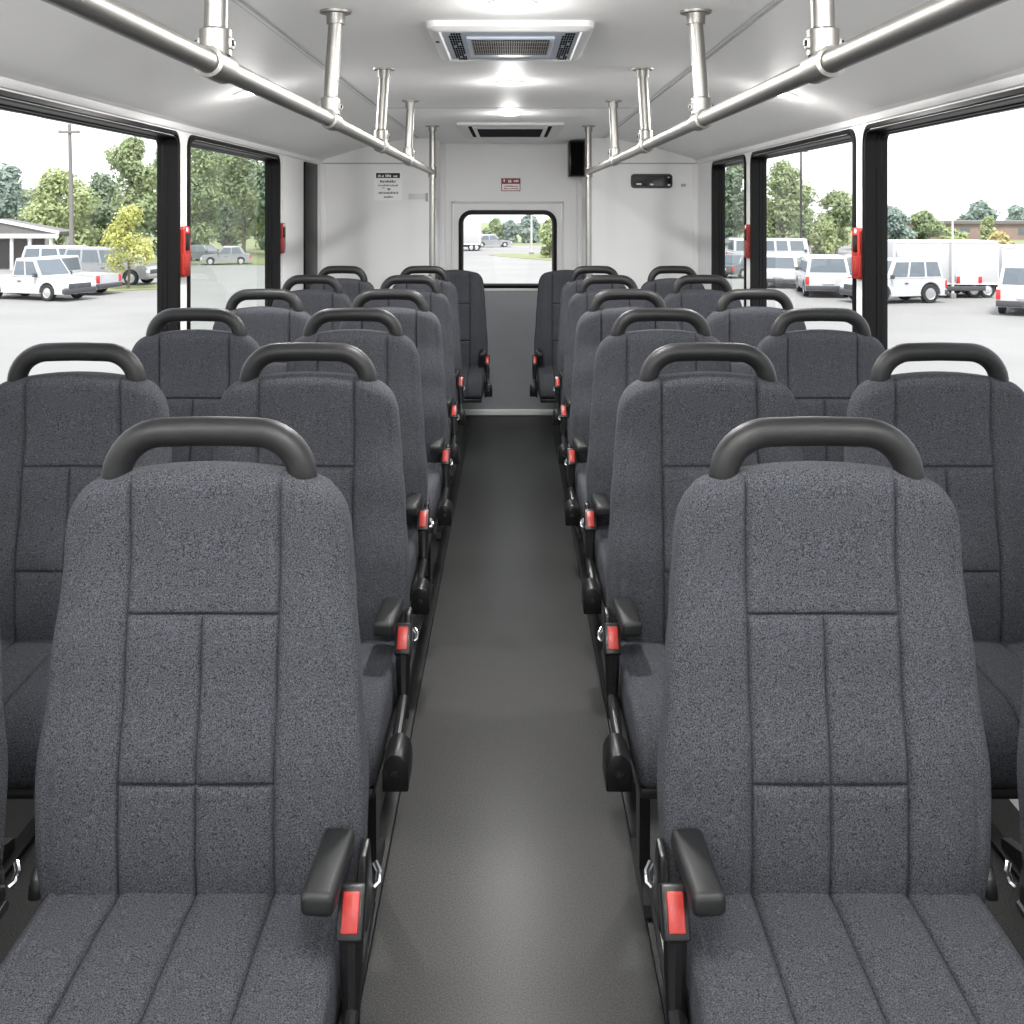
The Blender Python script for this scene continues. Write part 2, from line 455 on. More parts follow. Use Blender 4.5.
def cushion_mesh():
    path = []                                 # (y, z), clockwise: rear top -> front -> bottom -> rear
    for y in (-.012, -.05, -.10, -.15, -.20, -.25): path.append((y, .506-.006*((y+.12)/.13)**2))
    cy_, cz_, r = -.285, .390+.0, .098
    for a in range(0, 81, 10):
        t = math.radians(a); path.append((-.285-r*1.12*math.sin(t), .394+(r+.008)*math.cos(t)))
    path += [(-.396, .392), (-.392, .378), (-.375, .368), (-.30, .366), (-.15, .366), (-.02, .368), (-.008, .38), (-.006, .44), (-.007, .492)]
    n = len(path); W = .207; R = .022
    xs = sorted({round(s*x, 4) for s in (-1, 1) for x in (0, .002, .0045, .011, .026, .052, .078, .093, .0995, .102, .104, .106, .1085, .115, .130, .155, .172, .181, .185, .189)})
    arcs = [(W-R+R*math.sin(math.radians(a)), R*(1-math.cos(math.radians(a)))) for a in (18, 40, 62, 82)]
    cols = [(-x, i) for x, i in arcs[::-1]]+[(x, 0) for x in xs]+arcs
    bm = bmesh.new(); rows = []
    for i, (y, z) in enumerate(path):
        a = Vector(path[(i-1) % n]); b = Vector(path[(i+1) % n])
        t = (b-a).normalized(); nrm = Vector((-t.y, t.x))          # candidate outward
        c = Vector((-.2, .43))
        if (Vector((y, z))-c).dot(nrm) < 0: nrm = -nrm
        topw = 1 if i <= 15 else 0
        row = []
        for x, ins in cols:
            g = 0
            if topw:
                g = max(groove(abs(x)), groove(abs(abs(x)-CSX)))
                g = max(g, .0028*math.exp(-(abs(abs(x)-.185)/.004)**2))
            g -= .004*(1-(x/W)**2) if topw else 0
            wx = x*(1.0 if y > -.25 else 1-.03*min(1, (-.25-y)/.14))
            row.append(bm.verts.new((wx, y-nrm.x*(ins+g), z-nrm.y*(ins+g))))
        rows.append(row)
    m = len(cols)
    for i in range(n):
        a, b = rows[i], rows[(i+1) % n]
        for j in range(m-1): bm.faces.new((a[j], a[j+1], b[j+1], b[j]))
    for j in (0, m-1):
        c = bm.verts.new(((-1 if j == 0 else 1)*(W+.002), -.2, .43))
        for i in range(n): bm.faces.new((rows[i][j], rows[(i+1) % n][j], c))
    return bm
def dome(r, h): return [(0, h), (r*.5, h*.88), (r*.85, h*.5), (r, 0), (0, 0)]
def make_seat(s, handle=True, legs=(-.155, .155)):               # s = side of the aisle in local x
    t = thing('bus_seat', 'x', 'bus seat', group='rows of grey fabric bus seats')
    finish(seat_back_mesh(), 'backrest', FABRIC, t, 50)
    finish(cushion_mesh(), 'seat_cushion', FABRIC, t, 50)
    if handle:
        pts = [(-.1305, .006, 1.005), (-.1305, .005, 1.045)]
        rr = .058
        for a in range(0, 91, 10):
            q = math.radians(a); pts.append((-.122+.008*(a/90-1)+rr*(1-math.cos(q)), .004, 1.0505+rr*math.sin(q)))
        pts += [(-.03, .004, 1.1095), (0, .004, 1.110)]
        pts += [(-x, y, z) for x, y, z in pts[-2::-1]]
        tube('grab_handle', HANDLE, pts, .0205, t, 16)
    # armrest with its bracket
    bm = bmesh.new()
    M = Matrix.Translation((s*.193, -.140, .588)) @ Matrix.Rotation(math.radians(2), 4, 'X') @ Matrix.Rotation(s*math.radians(-3), 4, 'Z')
    add_box(bm, -.021, .021, -.068, .065, -.015, .015, .009, 3, M)
    ar = finish(bm, 'armrest', ARM, t)
    prism('bracket', BLACK, [(-.085, .570), (-.045, .570), (-.020, .50), (-.020, .455), (-.075, .455), (-.095, .52)], 'x',
          *sorted((s*.2215, s*.232)), ar, .003)
    # seat-belt buckle on a stalk
    bk = bmesh.new()
    M = Matrix.Translation((s*.225, -.168, .553)) @ Matrix.Rotation(math.radians(58), 4, 'X')
    add_box(bk, -.0165, .0165, -.030, .030, -.026, .004, .004, 2, M)
    buckle = finish(bk, 'belt_buckle', BLACK, t)
    bm = bmesh.new(); add_box(bm, -.0105, .0105, -.022, .022, .002, .0075, .002, 2, M); finish(bm, 'release_button', RED, buckle)
    ring = bmesh.new()
    tube('stalk', BLACK, [(s*.225, -.165, .540), (s*.226, -.172, .49), (s*.228, -.185, .44), (s*.230, -.195, .405)], [.0155, .0145, .011, .010], buckle, 10)
    # side rail, recliner cover, latch, hinge
    fr = bmesh.new()
    add_tube(fr, [(s*.226, -.02, .462), (s*.2275, -.14, .452), (s*.2285, -.26, .432), (s*.2285, -.385, .412)], .010, 10)
    add_box(fr, *sorted((s*.211, s*.2225)), -.36, -.03, .372, .43, .003)
    finish(fr, 'side_rail', STEEL, t)
    D = []
    for a in range(0, 181, 15): D.append((s*.2385+.0235*math.cos(math.radians(a)), .424+.031*math.sin(math.radians(a))))
    D = [(s*.2385+.0235, .388)]+D+[(s*.2385-.0235, .388)]
    rc = prism('recliner_cover', BLACK, D, 'y', -.425, -.345, t, .0035)
    lathe('pivot_bolt', STEEL, [(0, .006), (.006, .005), (.007, 0), (0, 0)], rc, 12, Matrix.Translation((s*.2385, -.425, .42)) @ Matrix.Rotation(PI/2, 4, 'X'))
    bm = bmesh.new()
    add_tube(bm, [(s*.231, .012, .500), (s*.238, .002, .494), (s*.238, -.008, .486), (s*.232, -.012, .482)], .0045, 8)
    finish(bm, 'latch', CHROME, t)
    hp = [(-.05, .485), (.01, .485), (.015, .50), (.008, .518), (-.01, .527), (-.03, .523), (-.045, .508)]
    prism('hinge_cover', BLACK, hp, 'x', *sorted((-s*.215, -s*.232)), t, .004)
    box('seat_pan', STEEL, -.195, .195, -.375, -.02, .345, .367, .006, t)
    for q in legs:
        bm = bmesh.new()
        add_prism(bm, [(-.05, .35), (-.15, .35), (-.135, .30), (-.125, .06), (-.20, .035), (-.205, .0145), (.02, .0145), (.02, .035), (-.075, .06), (-.065, .30)], 'x', q-.011, q+.011)
        finish(bm, 'leg', STEEL, t)
    return t
def dup(root, loc, label, sx=1, group=None):
    r = root.copy(); COL.objects.link(r); r.location = loc; r.scale = (sx, 1, 1)
    r['label'] = label
    if group: r['group'] = group
    for ch in list(root.children):
        c = ch.copy(); COL.objects.link(c); c.parent = r
        for g in ch.children:
            d = g.copy(); COL.objects.link(d); d.parent = c
    return r
ROWY = [1.432, 2.239, 3.037, 3.769, 4.585, 5.33]
SXS = [1, 1, .99, .957, .917, .885]
COLS = {('left', 'aisle'): [-.4225, 308, 353, 390, 410, 424], ('left', 'window'): [-.928, 76, 196, 264, 312, 342],
        ('right', 'aisle'): [.428, 708, 661, 627.5, 608, 594.5], ('right', 'window'): [.932, 940, 821, 755, 702, 673]}
ORD = ['nearest', 'second', 'third', 'fourth', 'fifth', 'sixth']
protos = {}
for (side, pos), cs in COLS.items():
    s = 1 if side == 'left' else -1
    for i, c in enumerate(cs):
        x = c if i == 0 else X(c, ROWY[i])
        row = 'nearest row' if i == 0 else '%s row from the camera' % ORD[i]
        where = 'beside the aisle' if pos == 'aisle' else 'by the windows'
        lab = 'grey fabric bus seat %s, left of the aisle, %s' if side == 'left' else 'grey fabric bus seat %s, right of the aisle, %s'
        lab = lab % (where, row)
        loc = (x, ROWY[i], 0)
        if s not in protos:
            protos[s] = make_seat(s); protos[s].location = loc; protos[s]['label'] = lab; protos[s].scale = (SXS[i], 1, 1)
        else: dup(protos[s], loc, lab, SXS[i])
for s, side in ((1, 'left'), (-1, 'right')):
    t = make_seat(s, False, (-s*.19, -s*.06)); t.location = (-s*.336, 6.08, 0); t.scale = (.885, 1, 1)
    t['label'] = 'last grey bus seat without a grab handle, %s of the aisle before the rear door' % side
    t['group'] = 'rear bus seats without handles'

# ------------------------------------------------------------------ grab rails
def grab_rail(s, xs, side):
    pts_y = [YF, 1.47, 2.37, 3.33, 4.30, 5.60]
    t = thing('grab_rail', 'long steel ceiling grab rail above the %s seats, with stanchions and end pole' % side, 'grab rail', (0, 0, 0), group='ceiling grab rails')
    ZR = 1.628
    tube('rail', RAIL, [(x, y, ZR) for x, y in zip(xs, pts_y)], .0165, t, 20)
    for x, y, xt in zip(xs[1:5], pts_y[1:5], [xs[1]+s*-.004, xs[2]-s*.012, xs[3]-s*.010, xs[4]-s*.008]):
        ztop = ZC
        st = tube('stanchion', RAIL, [(x, y, ZR+.015), (x, y, ZR+.06), (xt, y, ztop-.03), (xt, y, ztop-.002)], .0165, t, 20)
        lathe('flange', RAIL, [(.0175, -.03), (.021, -.03), (.022, -.006), (.036, -.005), (.037, 0), (0, 0)], st, 20, Matrix.Translation((xt, y, ztop)))
        bm = bmesh.new()
        ax = Vector((0, 1, 0))
        Mx = Matrix.Translation((x, y, ZR)) @ Matrix.Rotation(-PI/2, 4, 'X')
        add_lathe(bm, [(.0170, -.042), (.0225, -.040), (.0225, .040), (.0170, .042)], 20, Mx)
        add_lathe(bm, [(.018, .010), (.0225, .014), (.0225, .050), (.0172, .053)], 20, Matrix.Translation((x, y, ZR)))
        for q in (-1, 1):
            add_box(bm, *sorted((x+q*.019, x+q*.0255)), y-.008, y+.008, ZR+.022, ZR+.040, .003)
        cl = finish(bm, 'clamp', RAIL, t)
        bm = bmesh.new()
        for q in (-1, 1):
            add_tube(bm, [(x+q*.025, y-.003, ZR+.031), (x+q*.0285, y-.003, ZR+.031)], .0045, 8)
        finish(bm, 'bolt', STEEL, cl)
    px, py = xs[5], 5.60
    pole = tube('pole', RAIL, [(px, py, 0), (px, py, ZC)], .0165, t, 20)
    lathe('flange', RAIL, [(.0175, -.03), (.021, -.03), (.022, -.006), (.037, -.005), (.038, 0), (0, 0)], pole, 20, Matrix.Translation((px, py, ZC)))
    lathe('flange', RAIL, [(0, 0), (.045, 0), (.045, .005), (.021, .008), (.020, .03), (.0175, .03)], pole, 20, Matrix.Translation((px, py, 0)))
    lathe('collar', RAIL, [(.017, -.03), (.022, -.028), (.022, .028), (.017, .03)], pole, 20, Matrix.Translation((px, py, ZR)))
    return t
grab_rail(-1, [-.435, -.424, -.418, -.423, -.430, -.430], 'left')
grab_rail(1, [.470, .448, .440, .438, .436, .424], 'right')

# ------------------------------------------------------------------ ceiling fittings
def downlight(x, y, label, power, tilt=0, bare=False):
    z = cove_z(x)
    t = thing('ceiling_light', label, 'ceiling light', (x, y, z), group='round ceiling downlights')
    if tilt: t.rotation_euler = (0, tilt, 0)
    lathe('trim_ring', WHITE, [(.044, -.006), (.048, -.008), (.056, -.005), (.058, 0), (.044, 0)], t, 28)
    lathe('lens', LENS, [(0, -.012), (.02, -.0115), (.036, -.009), (.044, -.006), (.044, 0), (0, 0)], t, 28)
    parts = [('POINT', 1, -.085)] if bare else [('AREA', .85, -.016), ('POINT', .075, -.085)]   # lens face, plus an unseen point lamp hung below, added to brighten the ceiling
    for kind, share, dz in parts:
        L = bpy.data.lights.new('downlight_and_fill_lamp', kind); L.energy = power*share; L.color = (1, .985, .96)
        if kind == 'POINT': L.shadow_soft_size = .045
        else: L.shape = 'DISK'; L.size = .085
        o = bpy.data.objects.new('downlight_and_fill_lamp', L); COL.objects.link(o); o.parent = t; o.location = (0, 0, dz)
    return t
PW = 8
PF = 11                                      # unseen lamps over the front of the bus, added as frontal fill
downlight(X(513, 2.275), 2.275, 'round lit ceiling light in front of the air conditioner, nearest', PW)
downlight(X(510, 3.68), 3.68, 'round lit ceiling light behind the air conditioner, middle of the ceiling row', PW)
downlight(X(509.5, 4.86), 4.86, 'round lit ceiling light just before the rear roof vent', PW)
downlight(0, .75, 'added unseen round ceiling fill light over the aisle beside the camera', PF, bare=True)
downlight(0, -.6, 'added unseen round ceiling fill light at the front of the bus behind the camera', PF, bare=True)
downlight(-.90, 3.52, 'round lit light in the sloping left ceiling panel above the windows', PW*.7, math.radians(-14))
downlight(.925, 3.49, 'round lit light in the sloping right ceiling panel above the windows', PW*.7, math.radians(14))
downlight(-.90, .6, 'added unseen round fill light in the sloping left ceiling panel beside the camera', PF*.7, math.radians(-14), bare=True)
downlight(.925, .6, 'added unseen round fill light in the sloping right ceiling panel beside the camera', PF*.7, math.radians(14), bare=True)

ac = thing('air_conditioner', 'white ceiling air conditioner with grey louvre and two perforated side vents', 'air conditioner', (0, 0, 0))
x0, x1, y0, y1 = -.2075, .205, 2.48, 3.03
mkc = lambda u, v, d: (u, v, ZC-d)
ring_frame('frame', WHITE, (x0, x1, y0, y1), .03, [(0, 0), (.002, .014), (.014, .022), (.030, .024), (.034, .020), (.034, 0)], mkc, ac)
box('panel', VENTBLUE, x0+.034, x1-.034, y0+.034, y1-.034, ZC-.019, ZC, 0, ac)
lp = box('louvre', VENTBLUE, -.115, .112, y0+.12, y1-.12, ZC-.026, ZC-.016, .005, ac)
box('opening', DARK, -.102, .099, y0+.135, y0+.375, ZC-.0275, ZC-.020, 0, lp)
bm = bmesh.new()
for i in range(34):
    xx = -.100+.198*i/33
    add_box(bm, xx-.0016, xx+.0016, y0+.137, y0+.373, ZC-.0285, ZC-.0265)
for i in range(4): add_box(bm, -.100, .098, y0+.16+.06*i, y0+.163+.06*i, ZC-.029, ZC-.027)
finish(bm, 'grille', SLAT, lp)
for q, xa in ((-1, -.158), (1, .130)):
    bm = bmesh.new()
    for i in range(5):
        for j in range(12):
            if (i*7+j*3) % 11 == 0: continue
            add_box(bm, xa+.0065*i, xa+.0048+.0065*i, y0+.075+.038*j, y0+.099+.038*j, ZC-.0205, ZC-.0185)
    finish(bm, 'perforated_vent', DARK, ac)
lathe('indicator', DARK, [(0, -.0255), (.005, -.025), (.005, -.02), (0, -.02)], ac, 12, Matrix.Translation((x0+.017, y0+.18, ZC)))

rv = thing('roof_vent', 'white framed roof vent with a dark slot near the rear wall', 'roof vent', (0, 0, 0))
a0, a1, b0_, b1_ = -.292, .282, 5.38, 6.35
ring_frame('frame', WHITE, (a0, a1, b0_, b1_), .02, [(0, 0), (.002, .012), (.03, .018), (.06, .014), (.062, 0)], mkc, rv)
box('opening', DARK, a0+.06, a1-.06, b0_+.06, b1_-.06, ZC-.012, ZC, 0, rv)
bm = bmesh.new()
for xx in (a0+.085, a1-.105): box('bracket', WHITE, xx, xx+.02, b0_+.08, b1_-.08, ZC-.022, ZC-.010, .003, rv)
box('crossbar', WHITE, a0+.10, a1-.10, b0_+.10, b0_+.22, ZC-.018, ZC-.010, .003, rv)

# ------------------------------------------------------------------ things on the rear walls
sp = thing('loudspeaker', 'black box loudspeaker high on the right side of the rear doorway', 'speaker', (0, 0, 0))
sx0, sx1 = X(569, 6.72), .486
bm = bmesh.new(); add_box(bm, sx0, sx1, 6.72, 6.90, Z(176.5, 6.72), ZC-.01, .006); finish(bm, 'cabinet', BLACK, sp)
box('grille', DARK, sx0+.012, sx1-.012, 6.715, 6.722, Z(175, 6.72), ZC-.02, .002, sp)

nt_ = thing('notice', 'white printed notice with a black heading bar on the left rear wall', 'notice', (0, 0, 0))
Yn = YB-.003
def on_wall(px0, px1, py0, py1, Y, t=.002):
    return (X(px0, Y), X(px1, Y), Y-t, Y, Z(py1, Y), Z(py0, Y))
box('sheet', PAPER, *on_wall(374.3, 402, 171.5, 200.5, YB, .002), 0, nt_)
hd = box('heading', INK, *on_wall(376, 400, 173, 178, YB-.002, .0007), 0, nt_)
def marks(name, m, rows, Y, par, t=.0005):       # unreadable lines of small print as broken strokes
    for xa, xb, ya, yb in rows:                  # one line of print at a time
        bm = bmesh.new(); x = xa
        while x < xb:
            w = random.uniform(.5, 1.5)
            h = random.uniform(.6, 1.0)
            e = min(xb, x+w)
            add_box(bm, *on_wall(x, e, ya+(yb-ya)*(1-h), yb, Y, t))
            x = e+random.uniform(.25, .5)
        finish(bm, name, m, par)
marks('heading_print', PAPER, [(378, 380.6, 174.2, 177), (381.6, 384, 175, 177), (385.5, 391, 174.0, 177), (393.5, 397.5, 175, 177)], YB-.0027, hd)
marks('print', INKGREY, [(380, 395.5, 180, 182.6), (378.3, 398, 184.4, 186.2), (382, 385, 187.3, 188.3), (378.3, 398, 191.6, 193.8), (384, 393, 196, 197.8)], YB-.002, nt_)
prism('arrow_mark', INKGREY, [(X(386.8, YB), Z(188, YB)), (X(391, YB), Z(188.6, YB)), (X(389, YB), Z(191, YB))], 'y', YB-.0026, YB-.002, nt_)

sg = thing('safety_sign', 'small red and white sign above the rear door', 'sign', (0, 0, 0))
box('plate', PAPER, *on_wall(500.8, 521, 177.6, 191.5, YR, .003), 0, sg)
bm = bmesh.new()
for a in ((501.2, 520.4, 178.2, 184), (501.2, 502, 178, 191.2), (519.7, 520.4, 178, 191.2), (501.2, 520.4, 190.4, 191.2)):
    add_box(bm, *on_wall(*a, YR-.003, .0008))
bd = finish(bm, 'red_band', SIGNRED, sg)
marks('heading_print', PAPER, [(503.5, 505.2, 179.2, 181.8), (508.3, 511.6, 179.8, 182.6), (513.8, 518.4, 179.6, 182)], YR-.0038, bd)
marks('print', SIGNRED, [(504, 518, 185.4, 186.8), (504, 518, 187.8, 189.2)], YR-.003, sg)

dp = thing('display_panel', 'black rounded display panel on the right rear wall', 'display panel', (0, 0, 0))
bm = bmesh.new()
rect = (X(631, YB), X(672.5, YB), Z(188.3, YB), Z(173.8, YB))
A = [bm.verts.new((u, YB, v)) for u, v in rrect(*rect, .022)]
B = [bm.verts.new((u, YB-.016, v)) for u, v in rrect(rect[0]+.003, rect[1]-.003, rect[2]+.003, rect[3]-.003, .020)]
for i in range(len(A)): bm.faces.new((A[i], A[(i+1) % len(A)], B[(i+1) % len(A)], B[i]))
bm.faces.new(A[::-1]); bm.faces.new(B); finish(bm, 'housing', BLACK, dp)
bm = bmesh.new()
bm.faces.new([bm.verts.new((u, YB-.017, v)) for u, v in rrect(rect[0]+.02, rect[1]-.012, rect[2]+.014, rect[3]-.014, .012)])
finish(bm, 'screen', DARKGLASS, dp)
bm = bmesh.new()
for a in ((636.5, 641.5, 183.4, 184.6), (650, 653.4, 183.8, 185.2), (667.8, 670.2, 184.2, 185.8), (667.6, 669.8, 176.8, 177.8)):
    add_box(bm, *on_wall(*a, YB-.017, .001))
finish(bm, 'indicator', PAPER, dp)
tag(box('wall_bracket', SEAM, *on_wall(681, 685.5, 183.8, 186.6, YB, .012), .002), 'tiny grey bracket beside the black display panel', 'bracket')
lab = thing('label_holder', 'pale plastic label holder beside the white notice', 'label holder', (0, 0, 0))
box('plate', WHITE, *on_wall(408.5, 428, 193.5, 199.5, YB, .004), .002, lab)
box('clip', SEAM, *on_wall(425.5, 428, 193, 201.5, YB-.004, .003), .001, lab)

def hammer(side, y, ztop, zbot, label):
    s = side; xw = XL if s < 0 else XR
    t = thing('emergency_hammer', label, 'emergency hammer', (xw, y, zbot), group='red emergency hammers on the window pillars')
    h = ztop-zbot; w = .078; q = .62
    bm = bmesh.new()
    pr = [(-w*.42, 0), (w*.42, 0), (w*.5, .01), (w*.56, h*.28), (w*.56, h*.48), (w*.5, h*.56), (w*.5, h-.012), (w*.36, h), (-w*.36, h), (-w*.5, h-.012), (-w*.5, h*.56), (-w*.55, h*.45), (-w*.5, .01)]
    add_prism(bm, pr, 'x', *sorted((0, -s*.017)))
    bmesh.ops.bevel(bm, geom=list(bm.edges), offset=.004, segments=2, profile=.5, affect='EDGES', clamp_overlap=True)
    finish(bm, 'case', REDCASE, t)
    bm = bmesh.new(); add_box(bm, *sorted((-s*.012, -s*.024)), -.017, .017, h*.52, h*.86, .004); finish(bm, 'handle', BLACK, t)
    bm = bmesh.new(); add_box(bm, *sorted((-s*.015, -s*.0195)), -.022, .022, h*.08, h*.44, .002); finish(bm, 'cover', RED, t)
    lathe('rivet', PAPER, dome(.009, .003), t, 10, Matrix.Translation((-s*.0168, 0, h*.93)) @ Matrix.Rotation(-s*PI/2, 4, 'Y'))
    return t
hammer(-1, 3.803, 1.360, 1.173, 'red emergency hammer on the left window pillar nearest the camera')
hammer(-1, 5.425, 1.352, 1.190, 'red emergency hammer on the left wall behind the second window')
hammer(1, 3.516, 1.360, 1.183, 'red emergency hammer on the right window pillar nearest the camera')
hammer(1, 5.163, 1.347, 1.178, 'red emergency hammer on the far right window pillar near the rear')

# ------------------------------------------------------------------ outside: the parking lot
GZ = CH-4.10                                  # level of the lot
def D(py): return 4.10*F/(py-CY)              # distance of a ground point seen at this height in the photo
CONC = mat('concrete', (.19,.187,.182,1), .9, noise=(.25, (.175,.172,.167,1), (.205,.202,.197,1), 4, .3, .7))
GRASS = mat('grass', (.14,.16,.07,1), .95, noise=(.6, (.12,.145,.055,1), (.19,.20,.10,1), 4, .3, .7))
BARK = mat('bark', (.13,.11,.09,1), .9)
WOODPOLE = mat('pole_wood', (.17,.16,.15,1), .9)
CARWHITE = mat('white_paint', (.46,.46,.47,1), .25, coat=.4)
CARSILVER = mat('silver_paint', (.27,.275,.285,1), .28, metal=.2, coat=.4)
CARGREY = mat('grey_paint', (.12,.13,.14,1), .28, coat=.4)
CARGLASS = mat('car_glass', (.10,.12,.14,1), .06)
TYRE = mat('tyre', (.02,.02,.02,1), .8)
TRIMBLK = mat('bumper_black', (.05,.05,.055,1), .5)
HUB = mat('hub_metal', (.55,.55,.56,1), .3, .7)
TAIL = mat('tail_light', (.50,.03,.03,1), .25)
HEADL = mat('head_light', (.75,.76,.78,1), .15)
BOXWHITE = mat('truck_box', (.44,.44,.45,1), .45)
ROOFG = mat('roof_shingle', (.13,.125,.12,1), .9)
BRICK = mat('brick_wall', (.2,.14,.12,1), .9, noise=(.5, (.19,.135,.115,1), (.25,.18,.155,1), 3, .3, .7))
def leafmat(name, a, b):
    m = mat(name, a, .8, spec=.2, noise=(.45, a, b, 3, .35, .65))
    nt = m.node_tree; bs = nt.nodes['Principled BSDF']; o = nt.nodes['Material Output']
    tr = nt.nodes.new('ShaderNodeBsdfTranslucent'); mx = nt.nodes.new('ShaderNodeMixShader'); mx.inputs[0].default_value = .35
    rm = [x for x in nt.nodes if x.type == 'VALTORGB'][0]
    nt.links.new(rm.outputs['Color'], tr.inputs['Color'])
    nt.links.new(bs.outputs[0], mx.inputs[1]); nt.links.new(tr.outputs[0], mx.inputs[2]); nt.links.new(mx.outputs[0], o.inputs['Surface'])
    return m
LEAF_DARK = leafmat('leaf_dark', (0.180,0.238,0.169,1), (0.285,0.352,0.238,1))
LEAF_MID = leafmat('leaf_mid', (0.219,0.277,0.153,1), (0.352,0.410,0.219,1))
LEAF_LIGHT = leafmat('leaf_light', (0.302,0.359,0.179,1), (0.442,0.492,0.261,1))
LEAF_YEL = leafmat('leaf_yellow', (0.434,0.451,0.145,1), (0.599,0.599,0.236,1))
LEAF_BLUE = leafmat('leaf_blue', (0.219,0.277,0.253,1), (0.318,0.385,0.335,1))
LEAF_ORANGE = leafmat('leaf_orange', (0.467,0.401,0.186,1), (0.565,0.501,0.261,1))

struct(box('ground', CONC, -170, 170, -40, 330, GZ-.2, GZ))
def lawn(poly, label):
    bm = bmesh.new(); add_prism(bm, poly, 'z', GZ-.05, GZ+.03)
    o = finish(bm, 'lawn', GRASS); return tag(o, label, 'grass', kind='structure')
def G(px, py): d = D(py); return (X(px, d), d)
lawn([(-170, 78), (-66, 79), (-38, 80.5), (-28, 77.5), (-10, 75), (-10, 330), (-170, 330)], 'grass beneath the trees seen through the left windows')
lawn([G(94, 292.5), G(158, 289.5), G(190, 286), G(190, 283.5), G(150, 284.5), G(100, 287)], 'narrow grass strip at the foot of the small yellow-green tree')
lawn([(20, 118), (170, 105), (170, 330), (20, 330)], 'grass beneath the trees seen through the right windows')
lawn([G(489, 255.5), G(500, 254.2), G(552, 253.2), G(590, 253), G(590, 264), G(556, 261.3), G(524, 258.6)], 'grass island seen through the rear window')
lawn([(-9, 118), (16, 120), (18, 330), (-9, 330)], 'distant grass beyond the road behind the rear window')

def tree(name, px, pbase, ptop, pw, leafm, label, seed, count=2600, leaf=.34, low=.18, dens=1.0, group='trees around the lot', lobes=9, trunk_r=.16):
    d = D(pbase); x = X(px, d); H = (pbase-ptop)*d/F; Wd = pw*d/F
    rnd = random.Random(seed)
    t = thing(name, label, 'tree', (x, d, GZ), group=None)
    R = Wd/2
    bm = bmesh.new()
    add_tube(bm, [(0, 0, -.1), (.05*R, 0, H*.2), (-.04*R, .03, H*.5), (.03, 0, H*.82)], [trunk_r*1.25, trunk_r, trunk_r*.7, trunk_r*.2], 8)
    L = []
    for i in range(lobes):
        f = i/(lobes-1)
        zc = H*(low+.10+(.80-low)*f)
        env = math.sin(PI*min(1, max(.12, .22+.70*f)))**.7
        a = rnd.uniform(0, 2*PI); rr = R*env*rnd.uniform(.30, .66)
        r = R*rnd.uniform(.36, .52)*(.6+.4*env)
        L.append((Vector((rr*math.cos(a), rr*math.sin(a), zc)), r, min(r*.9, H*.17)))
        add_tube(bm, [(0, 0, max(.1, zc-r)), (rr*math.cos(a)*.5, rr*math.sin(a)*.5, zc-r*.4), (rr*math.cos(a), rr*math.sin(a), zc)], [trunk_r*.5, trunk_r*.3, trunk_r*.1], 5)
    for i in range(2):
        L.append((Vector((rnd.uniform(-.2, .2)*R, rnd.uniform(-.2, .2)*R, H*(.5+.22*i))), R*.62*(1-.25*i), H*.2))
    L.append((Vector((0, 0, H*.86)), R*.40, H*.135))
    finish(bm, 'trunk', BARK, t)
    V = []; Fc = []
    tot = sum(r*r for _, r, _ in L)
    for c, r, rz in L:
        for _ in range(int(count*1.5*dens*r*r/tot)):
            v = Vector((rnd.gauss(0, 1), rnd.gauss(0, 1), rnd.gauss(0, 1))).normalized()*(rnd.random()**.45)*(rnd.uniform(.85, 1.1) if rnd.random() < .8 else rnd.uniform(1.05, 1.35))
            p = c+Vector((v.x*r, v.y*r, v.z*rz))
            if p.z < H*.04: continue
            nrm = (v+Vector((rnd.uniform(-.8, .8), rnd.uniform(-.8, .8), rnd.uniform(-.3, .9)))).normalized()
            a = nrm.orthogonal().normalized(); a = (Matrix.Rotation(rnd.uniform(0, 2*PI), 3, nrm) @ a); b = nrm.cross(a)
            s = leaf*.8*rnd.uniform(.55, 1.3)
            i0 = len(V)
            V += [p-a*s*.5, p+b*s*.32+nrm*s*.08, p+a*s*.55, p-b*s*.32+nrm*s*.08]
            Fc.append((i0, i0+1, i0+2, i0+3))
    me = bpy.data.meshes.new('foliage'); me.from_pydata([tuple(v) for v in V], [], Fc); me.materials.append(leafm)
    o = bpy.data.objects.new('foliage', me); COL.objects.link(o); o.parent = t
    return t
T = tree
T('dark_tree', 8, 256, 163, 62, LEAF_BLUE, 'dark blue-green tree at the far left behind the pavilion roof', 1, 3200, .5, .1)
T('round_tree', 58, 262, 168, 84, LEAF_LIGHT, 'light green broad tree behind the utility pole', 2, 4200, .42, .1)
T('dark_tree', 100, 256, 172, 52, LEAF_DARK, 'dark green tree between the utility pole and the young yellow tree', 3, 3400, .5, .06)
T('tall_tree', 132, 270, 133, 70, LEAF_MID, 'tall open green tree beside the near left window pillar', 4, 3600, .40, .2)
T('tall_tree', 168, 266, 140, 64, LEAF_DARK, 'tall dark tree hidden partly by the near left window pillar', 41, 3600, .46, .05)
T('young_tree', 128, 289, 203, 58, LEAF_YEL, 'small yellow-green young tree on the narrow grass strip', 5, 1500, .26, .22, lobes=8, trunk_r=.07)
T('tall_tree', 205, 259, 128, 62, LEAF_MID, 'tall green tree at the left of the second left window', 6, 4200, .42, .1)
T('tall_tree', 243, 256, 126, 66, LEAF_MID, 'tall bright green tree at the right of the second left window', 7, 4200, .42, .1)
T('dark_tree', 224, 253.5, 150, 70, LEAF_DARK, 'dark tree behind the grey parked car in the second left window', 8, 3600, .5, .04)
T('dark_tree', 276, 258, 146, 60, LEAF_DARK, 'dark tree hidden partly by the second left window pillar', 9, 3000, .5, .05)
T('round_tree', 262, 250, 168, 44, LEAF_MID, 'green tree between the trunks at the right of the second left window', 31, 3000, .5, .02)
